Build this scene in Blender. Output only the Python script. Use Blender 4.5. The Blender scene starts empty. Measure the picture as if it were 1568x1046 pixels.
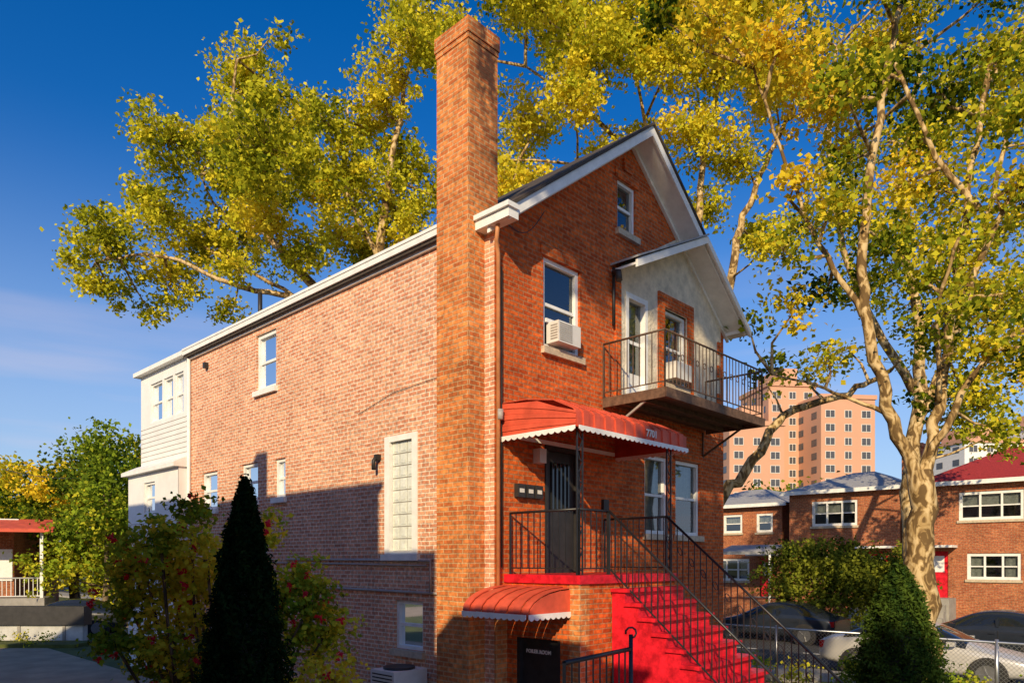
import bpy, math, random
import numpy as np
from mathutils import Vector, Matrix
random.seed(7)
scn=bpy.context.scene
COL=scn.collection
# ---------------------------------------------------------------- materials
def newmat(name):
    m=bpy.data.materials.new(name); m.use_nodes=True
    nt=m.node_tree; b=nt.nodes['Principled BSDF']
    return m,nt,b
def N(nt,t,**k):
    n=nt.nodes.new(t)
    for a,v in k.items(): setattr(n,a,v)
    return n
def plain(name,col,rough=.6,metal=0,var=.15,scale=6,bump=0,bscale=40,spec=.4,var2=.0):
    m,nt,b=newmat(name); L=nt.links.new
    tc=N(nt,'ShaderNodeTexCoord'); no=N(nt,'ShaderNodeTexNoise'); no.inputs['Scale'].default_value=scale; no.inputs['Detail'].default_value=4
    no.inputs['Roughness'].default_value=.65
    L(tc.outputs['Object'],no.inputs['Vector'])
    r=N(nt,'ShaderNodeValToRGB'); r.color_ramp.elements[0].position=.3; r.color_ramp.elements[1].position=.72
    d=[c*(1-var) for c in col]; l=[min(1,c*(1+var)) for c in col]
    r.color_ramp.elements[0].color=(*d,1); r.color_ramp.elements[1].color=(*l,1)
    L(no.outputs['Fac'],r.inputs['Fac']); L(r.outputs['Color'],b.inputs['Base Color'])
    b.inputs['Roughness'].default_value=rough; b.inputs['Metallic'].default_value=metal
    b.inputs['Specular IOR Level'].default_value=spec
    if bump:
        n2=N(nt,'ShaderNodeTexNoise'); n2.inputs['Scale'].default_value=bscale; n2.inputs['Detail'].default_value=3
        L(tc.outputs['Object'],n2.inputs['Vector'])
        bp=N(nt,'ShaderNodeBump'); bp.inputs['Strength'].default_value=bump; bp.inputs['Distance'].default_value=.02
        L(n2.outputs['Fac'],bp.inputs['Height']); L(bp.outputs['Normal'],b.inputs['Normal'])
    return m
def brick(name,c1,c2,mort,w=.21,h=.07,ms=.009,stain=.3,soot=None):
    m,nt,b=newmat(name); L=nt.links.new
    tc=N(nt,'ShaderNodeTexCoord'); sp=N(nt,'ShaderNodeSeparateXYZ'); L(tc.outputs['Object'],sp.inputs[0])
    ad=N(nt,'ShaderNodeMath',operation='ADD'); L(sp.outputs[0],ad.inputs[0]); L(sp.outputs[1],ad.inputs[1])
    cb=N(nt,'ShaderNodeCombineXYZ'); L(ad.outputs[0],cb.inputs[0]); L(sp.outputs[2],cb.inputs[1])
    nw=N(nt,'ShaderNodeTexNoise'); nw.inputs['Scale'].default_value=3; nw.inputs['Detail'].default_value=1; L(tc.outputs['Object'],nw.inputs['Vector'])
    mw=N(nt,'ShaderNodeVectorMath',operation='SCALE'); mw.inputs['Scale'].default_value=.018; L(nw.outputs['Color'],mw.inputs[0])
    aw=N(nt,'ShaderNodeVectorMath',operation='ADD'); L(cb.outputs[0],aw.inputs[0]); L(mw.outputs[0],aw.inputs[1])
    br=N(nt,'ShaderNodeTexBrick'); br.inputs['Scale'].default_value=1; br.inputs['Brick Width'].default_value=w; br.inputs['Row Height'].default_value=h
    br.inputs['Mortar Size'].default_value=ms; br.inputs['Mortar Smooth'].default_value=.25
    br.inputs['Color1'].default_value=(*c1,1); br.inputs['Color2'].default_value=(*c2,1); br.inputs['Mortar'].default_value=(*mort,1)
    L(aw.outputs[0],br.inputs['Vector'])
    no=N(nt,'ShaderNodeTexNoise'); no.inputs['Scale'].default_value=.9; no.inputs['Detail'].default_value=6; no.inputs['Roughness'].default_value=.7
    L(tc.outputs['Object'],no.inputs['Vector'])
    r=N(nt,'ShaderNodeMapRange'); r.inputs[1].default_value=.3; r.inputs[2].default_value=.7; r.inputs[3].default_value=1-stain; r.inputs[4].default_value=1+stain*.5
    L(no.outputs['Fac'],r.inputs[0])
    n3=N(nt,'ShaderNodeTexNoise'); n3.inputs['Scale'].default_value=14; n3.inputs['Detail'].default_value=3; L(tc.outputs['Object'],n3.inputs['Vector'])
    r3=N(nt,'ShaderNodeMapRange'); r3.inputs[1].default_value=.3; r3.inputs[2].default_value=.7; r3.inputs[3].default_value=.65; r3.inputs[4].default_value=1.25
    L(n3.outputs['Fac'],r3.inputs[0])
    mm=N(nt,'ShaderNodeMath',operation='MULTIPLY'); L(r.outputs[0],mm.inputs[0]); L(r3.outputs[0],mm.inputs[1])
    vm=N(nt,'ShaderNodeVectorMath',operation='SCALE'); L(br.outputs['Color'],vm.inputs[0]); L(mm.outputs[0],vm.inputs['Scale'])
    out=vm.outputs[0]
    if soot:
        s1=N(nt,'ShaderNodeMapRange'); s1.inputs[1].default_value=soot[0]; s1.inputs[2].default_value=soot[1]; L(sp.outputs[2],s1.inputs[0])
        n4=N(nt,'ShaderNodeTexNoise'); n4.inputs['Scale'].default_value=5; n4.inputs['Detail'].default_value=6; L(tc.outputs['Object'],n4.inputs['Vector'])
        r4=N(nt,'ShaderNodeMapRange'); r4.inputs[1].default_value=.36; r4.inputs[2].default_value=.54; L(n4.outputs['Fac'],r4.inputs[0])
        m4=N(nt,'ShaderNodeMath',operation='MULTIPLY'); L(s1.outputs[0],m4.inputs[0]); L(r4.outputs[0],m4.inputs[1])
        sx=N(nt,'ShaderNodeMapRange'); sx.inputs[1].default_value=-.32; sx.inputs[2].default_value=-.1; L(sp.outputs[0],sx.inputs[0])
        m5=N(nt,'ShaderNodeMath',operation='MULTIPLY'); L(m4.outputs[0],m5.inputs[0]); L(sx.outputs[0],m5.inputs[1])
        m6=N(nt,'ShaderNodeMath',operation='MULTIPLY'); L(m5.outputs[0],m6.inputs[0]); m6.inputs[1].default_value=.9
        mx=N(nt,'ShaderNodeMixRGB'); L(m6.outputs[0],mx.inputs[0]); L(vm.outputs[0],mx.inputs[1]); mx.inputs[2].default_value=(.06,.03,.025,1); out=mx.outputs[0]
    L(out,b.inputs['Base Color']); b.inputs['Roughness'].default_value=.85; b.inputs['Specular IOR Level'].default_value=.15
    bp=N(nt,'ShaderNodeBump'); bp.inputs['Strength'].default_value=.9; bp.inputs['Distance'].default_value=.016
    iv=N(nt,'ShaderNodeMath',operation='MULTIPLY_ADD'); iv.inputs[1].default_value=-1; L(br.outputs['Fac'],iv.inputs[0]); L(n3.outputs['Fac'],iv.inputs[2])
    L(iv.outputs[0],bp.inputs['Height']); L(bp.outputs['Normal'],b.inputs['Normal'])
    return m
def glassmat(name,refl=.35,tint=(.55,.6,.62)):
    m=bpy.data.materials.new(name); m.use_nodes=True; nt=m.node_tree; nt.nodes.clear(); L=nt.links.new
    o=N(nt,'ShaderNodeOutputMaterial'); mx=N(nt,'ShaderNodeMixShader'); t=N(nt,'ShaderNodeBsdfTransparent'); g=N(nt,'ShaderNodeBsdfGlossy')
    t.inputs['Color'].default_value=(*tint,1); g.inputs['Roughness'].default_value=.03; g.inputs['Color'].default_value=(.9,.95,1,1)
    f=N(nt,'ShaderNodeFresnel'); f.inputs['IOR'].default_value=1.5
    a=N(nt,'ShaderNodeMath',operation='ADD',use_clamp=True); a.inputs[1].default_value=refl*.3; L(f.outputs[0],a.inputs[0])
    tc=N(nt,'ShaderNodeTexCoord'); no=N(nt,'ShaderNodeTexNoise'); no.inputs['Scale'].default_value=1.5; L(tc.outputs['Object'],no.inputs['Vector'])
    bp=N(nt,'ShaderNodeBump'); bp.inputs['Strength'].default_value=.14; L(no.outputs['Fac'],bp.inputs['Height']); L(bp.outputs[0],g.inputs['Normal'])
    L(a.outputs[0],mx.inputs[0]); L(t.outputs[0],mx.inputs[1]); L(g.outputs[0],mx.inputs[2]); L(mx.outputs[0],o.inputs[0])
    return m
def leafmat(name,stops,trans=.35,gl=.0):
    m=bpy.data.materials.new(name); m.use_nodes=True; nt=m.node_tree; nt.nodes.clear(); L=nt.links.new
    o=N(nt,'ShaderNodeOutputMaterial'); at=N(nt,'ShaderNodeAttribute',attribute_name='t')
    r=N(nt,'ShaderNodeValToRGB'); cr=r.color_ramp
    while len(cr.elements)<len(stops): cr.elements.new(.5)
    for e,(p,c) in zip(cr.elements,stops): e.position=p; e.color=(*c,1)
    L(at.outputs['Fac'],r.inputs[0])
    d=N(nt,'ShaderNodeBsdfDiffuse'); t=N(nt,'ShaderNodeBsdfTranslucent')
    L(r.outputs[0],d.inputs[0]); L(r.outputs[0],t.inputs[0])
    m1=N(nt,'ShaderNodeMixShader'); m1.inputs[0].default_value=trans; L(d.outputs[0],m1.inputs[1]); L(t.outputs[0],m1.inputs[2])
    L(m1.outputs[0],o.inputs[0]); return m
def barkmat(name,a,b_,c):
    m,nt,b=newmat(name); L=nt.links.new
    tc=N(nt,'ShaderNodeTexCoord'); mp=N(nt,'ShaderNodeMapping'); mp.inputs['Scale'].default_value=(1,1,.55); L(tc.outputs['Object'],mp.inputs[0])
    n1=N(nt,'ShaderNodeTexNoise'); n1.inputs['Scale'].default_value=5; n1.inputs['Detail'].default_value=5; n1.inputs['Distortion'].default_value=1.2; L(mp.outputs[0],n1.inputs['Vector'])
    r=N(nt,'ShaderNodeValToRGB')
    r.color_ramp.elements[0].position=.44; r.color_ramp.elements[0].color=(*a,1); r.color_ramp.elements[1].position=.5; r.color_ramp.elements[1].color=(*b_,1)
    e=r.color_ramp.elements.new(.6); e.color=(*c,1)
    L(n1.outputs['Fac'],r.inputs[0]); L(r.outputs[0],b.inputs['Base Color']); b.inputs['Roughness'].default_value=.85; b.inputs['Specular IOR Level'].default_value=.2
    bp=N(nt,'ShaderNodeBump'); bp.inputs['Strength'].default_value=.6; bp.inputs['Distance'].default_value=.04; L(n1.outputs['Fac'],bp.inputs['Height']); L(bp.outputs[0],b.inputs['Normal'])
    return m

M={}
M['side']=brick('side_brick',(.88,.45,.27),(.64,.26,.15),(.88,.72,.56),ms=.011,stain=.18)
M['front']=brick('front_brick',(.86,.17,.032),(.52,.08,.018),(.52,.23,.11),ms=.010,stain=.32)
M['chim']=brick('chimney_brick',(.86,.30,.085),(.56,.15,.045),(.66,.40,.2),ms=.010,stain=.3,soot=(8.2,9.9))
M['row']=brick('row_brick',(.56,.19,.08),(.38,.10,.045),(.48,.32,.2),ms=.008,stain=.3)
M['tower']=plain('tower_brick',(.62,.34,.22),.8,var=.06,scale=.1)
M['white']=plain('white_paint',(.84,.83,.80),.5,var=.1,scale=5,bump=.1)
M['siding']=plain('white_siding',(.82,.81,.79),.5,var=.07,scale=2)
M['wallw']=plain('weathered_white_wall',(.5,.5,.48),.8,var=.25,scale=2)
M['stucco']=plain('stucco',(.72,.63,.48),.9,var=.25,scale=5,bump=1,bscale=22)
M['stone']=plain('sill_stone',(.56,.45,.32),.8,var=.25,scale=12,bump=.3)
M['conc']=plain('concrete',(.33,.31,.28),.9,var=.2,scale=3,bump=.2)
M['asph']=plain('asphalt',(.055,.055,.058),.9,var=.3,scale=2,bump=.3,bscale=60)
M['drive']=plain('driveway',(.36,.27,.18),.9,var=.25,scale=1.2,bump=.2)
M['grass']=plain('grass_ground',(.08,.095,.02),.95,var=.5,scale=1.5,bump=.8,bscale=30)
M['red']=plain('red_paint',(.66,.014,.028),.38,var=.45,scale=7,bump=.25,spec=.35)
M['awn']=plain('red_awning',(.66,.10,.05),.5,var=.25,scale=3,spec=.3)
M['iron']=plain('black_iron',(.02,.02,.022),.4,var=.2,spec=.5)
M['dark']=plain('dark_paint',(.03,.028,.028),.5,var=.3)
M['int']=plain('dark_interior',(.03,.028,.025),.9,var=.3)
M['curt']=plain('curtain',(.5,.47,.4),.9,var=.25,scale=9)
M['shing']=plain('roof_shingle',(.07,.055,.045),.9,var=.35,scale=14,bump=.4)
M['gshing']=plain('gray_shingle',(.34,.34,.35),.9,var=.3,scale=14,bump=.4)
M['rshing']=plain('red_shingle',(.34,.03,.03),.9,var=.25,scale=14,bump=.4)
M['wood']=plain('brown_wood',(.12,.07,.04),.7,var=.4,scale=8)
M['rust']=plain('rusty_steel',(.14,.08,.05),.7,var=.5,scale=10)
M['brail']=plain('weathered_iron',(.10,.06,.04),.6,var=.4,scale=10)
M['metal']=plain('galvanised',(.42,.43,.45),.35,metal=.8,var=.15)
M['conduit']=plain('conduit_paint',(.42,.38,.36),.5,var=.2)
M['pipe']=plain('terracotta_pipe',(.60,.25,.10),.5,var=.2)
M['ac']=plain('ac_plastic',(.70,.69,.65),.5,var=.08)
M['glass']=glassmat('window_glass')
M['gblock']=plain('glass_block',(.72,.74,.66),.08,var=.16,scale=9,bump=.35,bscale=12,spec=1.0)
M['tire']=plain('tire_rubber',(.02,.02,.02),.8)
M['carw']=plain('silver_white_paint',(.62,.6,.57),.25,metal=.2,var=.03,spec=.6)
M['card']=plain('dark_blue_car_paint',(.02,.025,.035),.2,var=.1,spec=.7)
M['cglass']=plain('car_glass',(.015,.018,.02),.05,var=.1,spec=.8)
M['rim']=plain('alloy_rim',(.5,.5,.5),.3,metal=.9)
M['lampred']=plain('tail_lamp',(.4,.01,.01),.2)
M['twin']=plain('tower_window',(.09,.09,.10),.15,var=.3)
M['bark']=barkmat('plane_bark',(.15,.09,.035),(.38,.25,.10),(.62,.46,.24))
M['dbark']=barkmat('dark_bark',(.06,.045,.03),(.12,.085,.05),(.2,.15,.09))
M['leafgold']=leafmat('golden_leaves',[(0,(.11,.15,.012)),(.3,(.42,.44,.025)),(.65,(.84,.74,.05)),(1,(.90,.68,.05))],.4)
M['leafmix']=leafmat('mixed_leaves',[(0,(.045,.085,.01)),(.35,(.28,.33,.02)),(.65,(.78,.68,.045)),(1,(.90,.62,.04))],.4)
M['leafgreen']=leafmat('green_leaves',[(0,(.05,.10,.015)),(.6,(.30,.40,.03)),(1,(.75,.66,.05))],.35)  # raised brightness and yellow put sunlight into the rose bush's leaf colour
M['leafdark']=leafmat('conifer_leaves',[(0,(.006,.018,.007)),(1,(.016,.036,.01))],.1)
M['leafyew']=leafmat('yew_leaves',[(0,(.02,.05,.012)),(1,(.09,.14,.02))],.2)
M['leafhedge']=leafmat('hedge_leaves',[(0,(.025,.055,.01)),(1,(.26,.28,.03))],.25)
M['rose']=leafmat('rose_petals',[(0,(.65,.02,.03)),(1,(.8,.05,.08))],.3)

# ---------------------------------------------------------------- mesh builder
class MB:
    def __init__(s): s.v=[];s.f=[];s.m=[];s.mats=[];s.sm=[]
    def mi(s,mat):
        mat=M[mat] if isinstance(mat,str) else mat
        if mat not in s.mats: s.mats.append(mat)
        return s.mats.index(mat)
    def face(s,pts,mat,sm=False):
        o=len(s.v); s.v+= [tuple(p) for p in pts]; s.f.append(tuple(range(o,o+len(pts)))); s.m.append(s.mi(mat)); s.sm.append(sm)
    def box(s,x0,x1,y0,y1,z0,z1,mat):
        if x0>x1:x0,x1=x1,x0
        if y0>y1:y0,y1=y1,y0
        if z0>z1:z0,z1=z1,z0
        o=len(s.v)
        s.v+=[(x0,y0,z0),(x1,y0,z0),(x1,y1,z0),(x0,y1,z0),(x0,y0,z1),(x1,y0,z1),(x1,y1,z1),(x0,y1,z1)]
        k=s.mi(mat)
        for q in ((0,3,2,1),(4,5,6,7),(0,1,5,4),(1,2,6,5),(2,3,7,6),(3,0,4,7)):
            s.f.append(tuple(o+i for i in q)); s.m.append(k); s.sm.append(False)
    def prism(s,a,b,mat):
        o=len(s.v); n=len(a); s.v+=[tuple(p) for p in a]+[tuple(p) for p in b]; k=s.mi(mat)
        s.f.append(tuple(range(o+n-1,o-1,-1))); s.f.append(tuple(range(o+n,o+2*n)))
        s.m+=[k,k]; s.sm+=[False,False]
        for i in range(n):
            j=(i+1)%n; s.f.append((o+i,o+j,o+n+j,o+n+i)); s.m.append(k); s.sm.append(False)
    def tube(s,pts,rad,mat,n=6,cap=True):
        pts=[Vector(p) for p in pts]
        if not hasattr(rad,'__len__'): rad=[rad]*len(pts)
        o=len(s.v); k=s.mi(mat)
        prev=None
        for i,p in enumerate(pts):
            t=(pts[min(i+1,len(pts)-1)]-pts[max(i-1,0)])
            if t.length<1e-9: t=Vector((0,0,1))
            t.normalize()
            if prev is None:
                ref=Vector((1,0,0)) if abs(t.x)<.8 else Vector((0,1,0))
            else: ref=prev
            a=(ref-t*ref.dot(t)); a.normalize(); b=t.cross(a); prev=a
            for j in range(n):
                an=2*math.pi*(j+.5)/n; q=p+(a*math.cos(an)+b*math.sin(an))*rad[i]; s.v.append(tuple(q))
        for i in range(len(pts)-1):
            for j in range(n):
                s.f.append((o+i*n+j,o+i*n+(j+1)%n,o+(i+1)*n+(j+1)%n,o+(i+1)*n+j)); s.m.append(k); s.sm.append(n>4)
        if cap:
            s.f.append(tuple(o+j for j in range(n-1,-1,-1))); s.f.append(tuple(o+(len(pts)-1)*n+j for j in range(n))); s.m+=[k,k]; s.sm+=[False,False]
    def build(s,name,parent=None,loc=None):
        me=bpy.data.meshes.new(name); me.from_pydata(s.v,[],s.f)
        for m in s.mats: me.materials.append(m)
        me.polygons.foreach_set('material_index',s.m); me.polygons.foreach_set('use_smooth',s.sm); me.update()
        ob=bpy.data.objects.new(name,me); COL.objects.link(ob)
        if parent: ob.parent=parent
        if loc: ob.location=loc
        return ob
def empty(name,loc=(0,0,0),rz=0):
    e=bpy.data.objects.new(name,None); COL.objects.link(e); e.location=loc; e.rotation_euler=(0,0,rz); e.empty_display_size=.2; return e
def pbox(mb,pl,a0,a1,d0,d1,z0,z1,mat):
    if pl[0]=='v': mb.box(a0,a1,pl[1]-d1,pl[1]-d0,z0,z1,mat)
    else: mb.box(pl[1]-d1,pl[1]-d0,a0,a1,z0,z1,mat)
def ppt(pl,a,d,z): return (a,pl[1]-d,z) if pl[0]=='v' else (pl[1]-d,a,z)
def clip(poly,A,B,C):
    out=[]
    for i in range(len(poly)):
        p,q=poly[i],poly[(i+1)%len(poly)]; fp=A*p[0]+B*p[1]-C; fq=A*q[0]+B*q[1]-C
        if fp<=0: out.append(p)
        if (fp<0<fq) or (fq<0<fp):
            t=fp/(fp-fq); out.append((p[0]+t*(q[0]-p[0]),p[1]+t*(q[1]-p[1])))
    return out
def wall(mb,pl,a0,a1,z0,z1,holes,mat,clips=(),reveal=.14,rmat=None,d=0):
    As=sorted({a0,a1,*[h[0] for h in holes],*[h[1] for h in holes]}); Zs=sorted({z0,z1,*[h[2] for h in holes],*[h[3] for h in holes]})
    As=[a for a in As if a0<=a<=a1]; Zs=[z for z in Zs if z0<=z<=z1]
    for i in range(len(As)-1):
        for j in range(len(Zs)-1):
            ca=(As[i]+As[i+1])/2; cz=(Zs[j]+Zs[j+1])/2
            if any(h[0]<ca<h[1] and h[2]<cz<h[3] for h in holes): continue
            p=[(As[i],Zs[j]),(As[i+1],Zs[j]),(As[i+1],Zs[j+1]),(As[i],Zs[j+1])]
            for c in clips: 
                if p: p=clip(p,*c)
            if len(p)>2: mb.face([ppt(pl,a,d,z) for a,z in p],mat)
    for h in holes:
        b0,b1,c0,c1=h[:4]; r=d-reveal
        for q in ([(b0,c0),(b1,c0)],[(b1,c0),(b1,c1)],[(b1,c1),(b0,c1)],[(b0,c1),(b0,c0)]):
            mb.face([ppt(pl,q[0][0],d,q[0][1]),ppt(pl,q[1][0],d,q[1][1]),ppt(pl,q[1][0],r,q[1][1]),ppt(pl,q[0][0],r,q[0][1])],rmat or mat)
def window(mb,pl,a0,a1,z0,z1,fw=.06,mull=0,curt='half',sill=True,frame='white',ins=.11,mid=True,cas=.0):
    e=.003
    f0,f1=-ins-.04,-ins+.07
    pbox(mb,pl,a0+e,a0+fw,f0,f1,z0+e,z1-e,frame); pbox(mb,pl,a1-fw,a1-e,f0,f1,z0+e,z1-e,frame)
    pbox(mb,pl,a0+fw,a1-fw,f0,f1-.002,z1-fw,z1-e,frame); pbox(mb,pl,a0+fw,a1-fw,f0,f1-.002,z0+e,z0+fw,frame)
    if mid:
        zm=(z0+z1)/2; pbox(mb,pl,a0+fw,a1-fw,f0+.01,f1-.03,zm-.025,zm+.025,frame)
    for i in range(mull):
        am=a0+(a1-a0)*(i+1)/(mull+1); pbox(mb,pl,am-.035,am+.035,f0+.01,f1-.01,z0+fw,z1-fw,frame)
    g=-ins+.005
    mb.face([ppt(pl,a0+fw*.5,g,z0+fw*.5),ppt(pl,a1-fw*.5,g,z0+fw*.5),ppt(pl,a1-fw*.5,g,z1-fw*.5),ppt(pl,a0+fw*.5,g,z1-fw*.5)],'glass')
    if curt:
        zc=z0 if curt=='full' else z0+(z1-z0)*.5
        n=14
        if curt=='side':
            for (s0,s1) in ((a0,a0+(a1-a0)*.3),(a1-(a1-a0)*.3,a1)):
                for i in range(5):
                    x0=s0+(s1-s0)*i/5;x1=s0+(s1-s0)*(i+1)/5; d0=-ins-.10-.03*(i%2);d1=-ins-.10-.03*((i+1)%2)
                    mb.face([ppt(pl,x0,d0,z0),ppt(pl,x1,d1,z0),ppt(pl,x1,d1,z1),ppt(pl,x0,d0,z1)],'curt')
        else:
            for i in range(n):
                x0=a0+(a1-a0)*i/n;x1=a0+(a1-a0)*(i+1)/n; d0=-ins-.10-.02*(i%2);d1=-ins-.10-.02*((i+1)%2)
                mb.face([ppt(pl,x0,d0,zc),ppt(pl,x1,d1,zc),ppt(pl,x1,d1,z1),ppt(pl,x0,d0,z1)],'curt')
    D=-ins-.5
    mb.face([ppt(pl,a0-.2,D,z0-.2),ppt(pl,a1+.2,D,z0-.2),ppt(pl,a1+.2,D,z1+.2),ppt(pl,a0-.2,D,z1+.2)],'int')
    if sill: pbox(mb,pl,a0-.06,a1+.06,-.06,.075,z0-.11,z0-.002,sill if isinstance(sill,str) else 'stone')
def railing(mb,p0,p1,h=.9,sp=.115,r=.009,mat='iron',ends=True,scroll=False):
    p0=Vector(p0);p1=Vector(p1); up=Vector((0,0,1)); L=(p1-p0).length
    mb.tube([p0+up*h,p1+up*h],r*2.1,mat,6); mb.tube([p0+up*.09,p1+up*.09],r*1.4,mat,4)
    n=max(2,int(L/sp))
    for i in range(n+1):
        q=p0.lerp(p1,i/n); rr=r*1.9 if (i in(0,n) and ends) else r
        mb.tube([q+up*(0 if i in (0,n) and ends else .09),q+up*h],rr,mat,4)
        if scroll and i<n and i%2==0:
            c=q.lerp(p0.lerp(p1,(i+1)/n),.5)+up*(h*.62); d=(p1-p0).normalized()
            mb.tube([c+d*math.cos(a)*sp*.42+up*math.sin(a)*sp*.42 for a in [k*math.pi/4 for k in range(9)]],r*.8,mat,4,cap=False)

# ---------------------------------------------------------------- HOUSE
TH=math.atan2(.726,.688)
H=empty('brick_house',(-.257,10.5,0),TH)
W,Lh,ZE,SL=7.03,10.6,7.96,.745
ZR=ZE+SL*W/2
FR=('v',0); SD=('u',0)
mb=MB()
fh=[(1.09,2.01,6.25,7.68),(3.08,3.65,8.76,9.66),(3.31,4.02,5.7,7.72),(4.58,5.44,6.33,7.74),(3.95,4.75,3.4,4.88),(5.05,6.0,3.4,4.88),(1.12,2.0,2.7,4.72)]
cl=[(-SL,1,ZE),(SL,1,ZE+SL*W)]
wall(mb,FR,0,W,0,ZR,fh,'front',cl)
sh=[(6.35,7.19,6.5,7.7),(1.75,2.63,3.0,5.0),(7.13,7.87,4.2,5.01),(5.98,6.40,4.19,4.99),(9.08,9.89,4.1,4.99),(1.62,2.36,1.43,2.24)]
wall(mb,SD,0,Lh,0,ZE,sh,'side')
mb.face([(W,0,0),(W,Lh,0),(W,Lh,ZE),(W,0,ZE)],'side'); mb.face([(0,Lh,0),(W,Lh,0),(W,Lh,ZE),(W/2,Lh,ZR),(0,Lh,ZE)],'side')
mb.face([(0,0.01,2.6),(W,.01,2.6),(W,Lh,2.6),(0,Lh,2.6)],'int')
for (a,b,c,d) in (fh[0],fh[1],fh[4],fh[5]):
    pbox(mb,FR,a-.08,b+.08,-.01,.03,d+.002,d+.17,'front')
pbox(mb,FR,3.24,3.49,-.01,.05,9.84,10.06,'front')
pbox(mb,FR,0,.30,-.01,.03,0,2.2,'chim')
mb.build('walls',H)
mb=MB()
A0=3.17
clS=[(-.56,1,8.05-.56*3.0),(SL,1,ZE+SL*W-.02)]
holesS=[fh[2],(4.58,5.44,6.33,7.74)]
wall(mb,FR,A0,6.86,5.7,9.5,holesS,'stucco',clS,d=.022,reveal=.15)
pbox(mb,FR,4.36,4.57,-.01,.06,5.72,8.0,'front');pbox(mb,FR,5.45,5.66,-.01,.06,5.72,8.0,'front');pbox(mb,FR,4.57,5.45,-.01,.055,7.75,8.0,'front');pbox(mb,FR,4.57,5.45,-.01,.055,5.72,6.2,'front')
pbox(mb,FR,3.0,3.16,-.01,.035,5.72,7.8,'front')
for z in [6.2,6.8,7.3]: pbox(mb,FR,6.7,6.85,-.01,.05,z,z+.25,'front')
mb.build('stucco_gable',H)
mb=MB()
window(mb,FR,*fh[0],fw=.07,cas=.0,curt=None)
window(mb,FR,*fh[1],fw=.06,curt=None)
window(mb,FR,*fh[3],fw=.06,curt='side')
window(mb,FR,*fh[4],fw=.07,curt='full')
window(mb,FR,*fh[5],fw=.07,curt='half')
window(mb,SD,*sh[0],fw=.08,curt='half',sill='white')
for i in (2,3,4): window(mb,SD,*sh[i],fw=.07,curt='full',sill='white')
window(mb,SD,*sh[5],fw=.06,curt='half')
a0,a1,z0,z1=sh[1]
for q in ((a0,a0+.14),(a1-.14,a1)): pbox(mb,SD,q[0]+.002,q[1],-.12,.02,z0+.002,z1-.002,'white')
pbox(mb,SD,a0+.14,a1-.14,-.12,.015,z1-.1,z1-.002,'white');pbox(mb,SD,a0+.14,a1-.14,-.12,.015,z0+.002,z0+.06,'white')
pbox(mb,SD,a0-.05,a1+.05,-.05,.07,z0-.1,z0-.002,'white')
nc,nr=3,9
for i in range(nc):
    for j in range(nr):
        w=(a1-a0-.28)/nc; hh=(z1-z0-.16)/nr; g=.009
        b0,b1,c0,c1=a0+.14+i*w+g,a0+.14+(i+1)*w-g,z0+.06+j*hh+g,z0+.06+(j+1)*hh-g
        pbox(mb,SD,b0,b1,-.09,-.05,c0,c1,'gblock'); pbox(mb,SD,b0+.03,b1-.03,-.05,-.042,c0+.03,c1-.03,'gblock')
pbox(mb,SD,a0+.14,a1-.14,-.12,-.06,z0+.06,z1-.1,'conc')
mb.build('windows',H)
mb=MB()
a0,a1,z0,z1=fh[2]
pbox(mb,FR,a0+.003,a0+.09,-.13,.03,z0,z1-.003,'white');pbox(mb,FR,a1-.09,a1-.003,-.13,.03,z0,z1-.003,'white');pbox(mb,FR,a0+.09,a1-.09,-.13,.028,z1-.1,z1-.003,'white')
pbox(mb,FR,a0+.09,a1-.09,-.12,-.06,z0,z0+.55,'white')
for zz in (z0+.55,z0+1.15): pbox(mb,FR,a0+.09,a1-.09,-.12,-.062,zz,zz+.06,'white')
mb.face([ppt(FR,a0+.09,-.08,z0+.5),ppt(FR,a1-.09,-.08,z0+.5),ppt(FR,a1-.09,-.08,z1-.1),ppt(FR,a0+.09,-.08,z1-.1)],'glass')
mb.face([ppt(FR,a0,-.2,z0),ppt(FR,a1,-.2,z0),ppt(FR,a1,-.2,z1),ppt(FR,a0,-.2,z1)],'curt')
a0,a1,z0,z1=fh[6]
pbox(mb,FR,a0+.003,a0+.07,-.13,.02,z0,z1-.003,'dark');pbox(mb,FR,a1-.07,a1-.003,-.13,.02,z0,z1-.003,'dark');pbox(mb,FR,a0+.07,a1-.07,-.13,.018,z1-.08,z1-.003,'dark')
pbox(mb,FR,a0+.07,a1-.07,-.12,-.06,z0,z1-.08,'dark')
mb.face([ppt(FR,a0+.2,-.055,z0+1),ppt(FR,a1-.2,-.055,z0+1),ppt(FR,a1-.2,-.055,z1-.25),ppt(FR,a0+.2,-.055,z1-.25)],'cglass')
for k in range(5): pbox(mb,FR,a0+.22+k*.1,a0+.235+k*.1,-.05,-.035,z0+1,z1-.25,'iron')
mb.build('doors',H)
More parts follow.
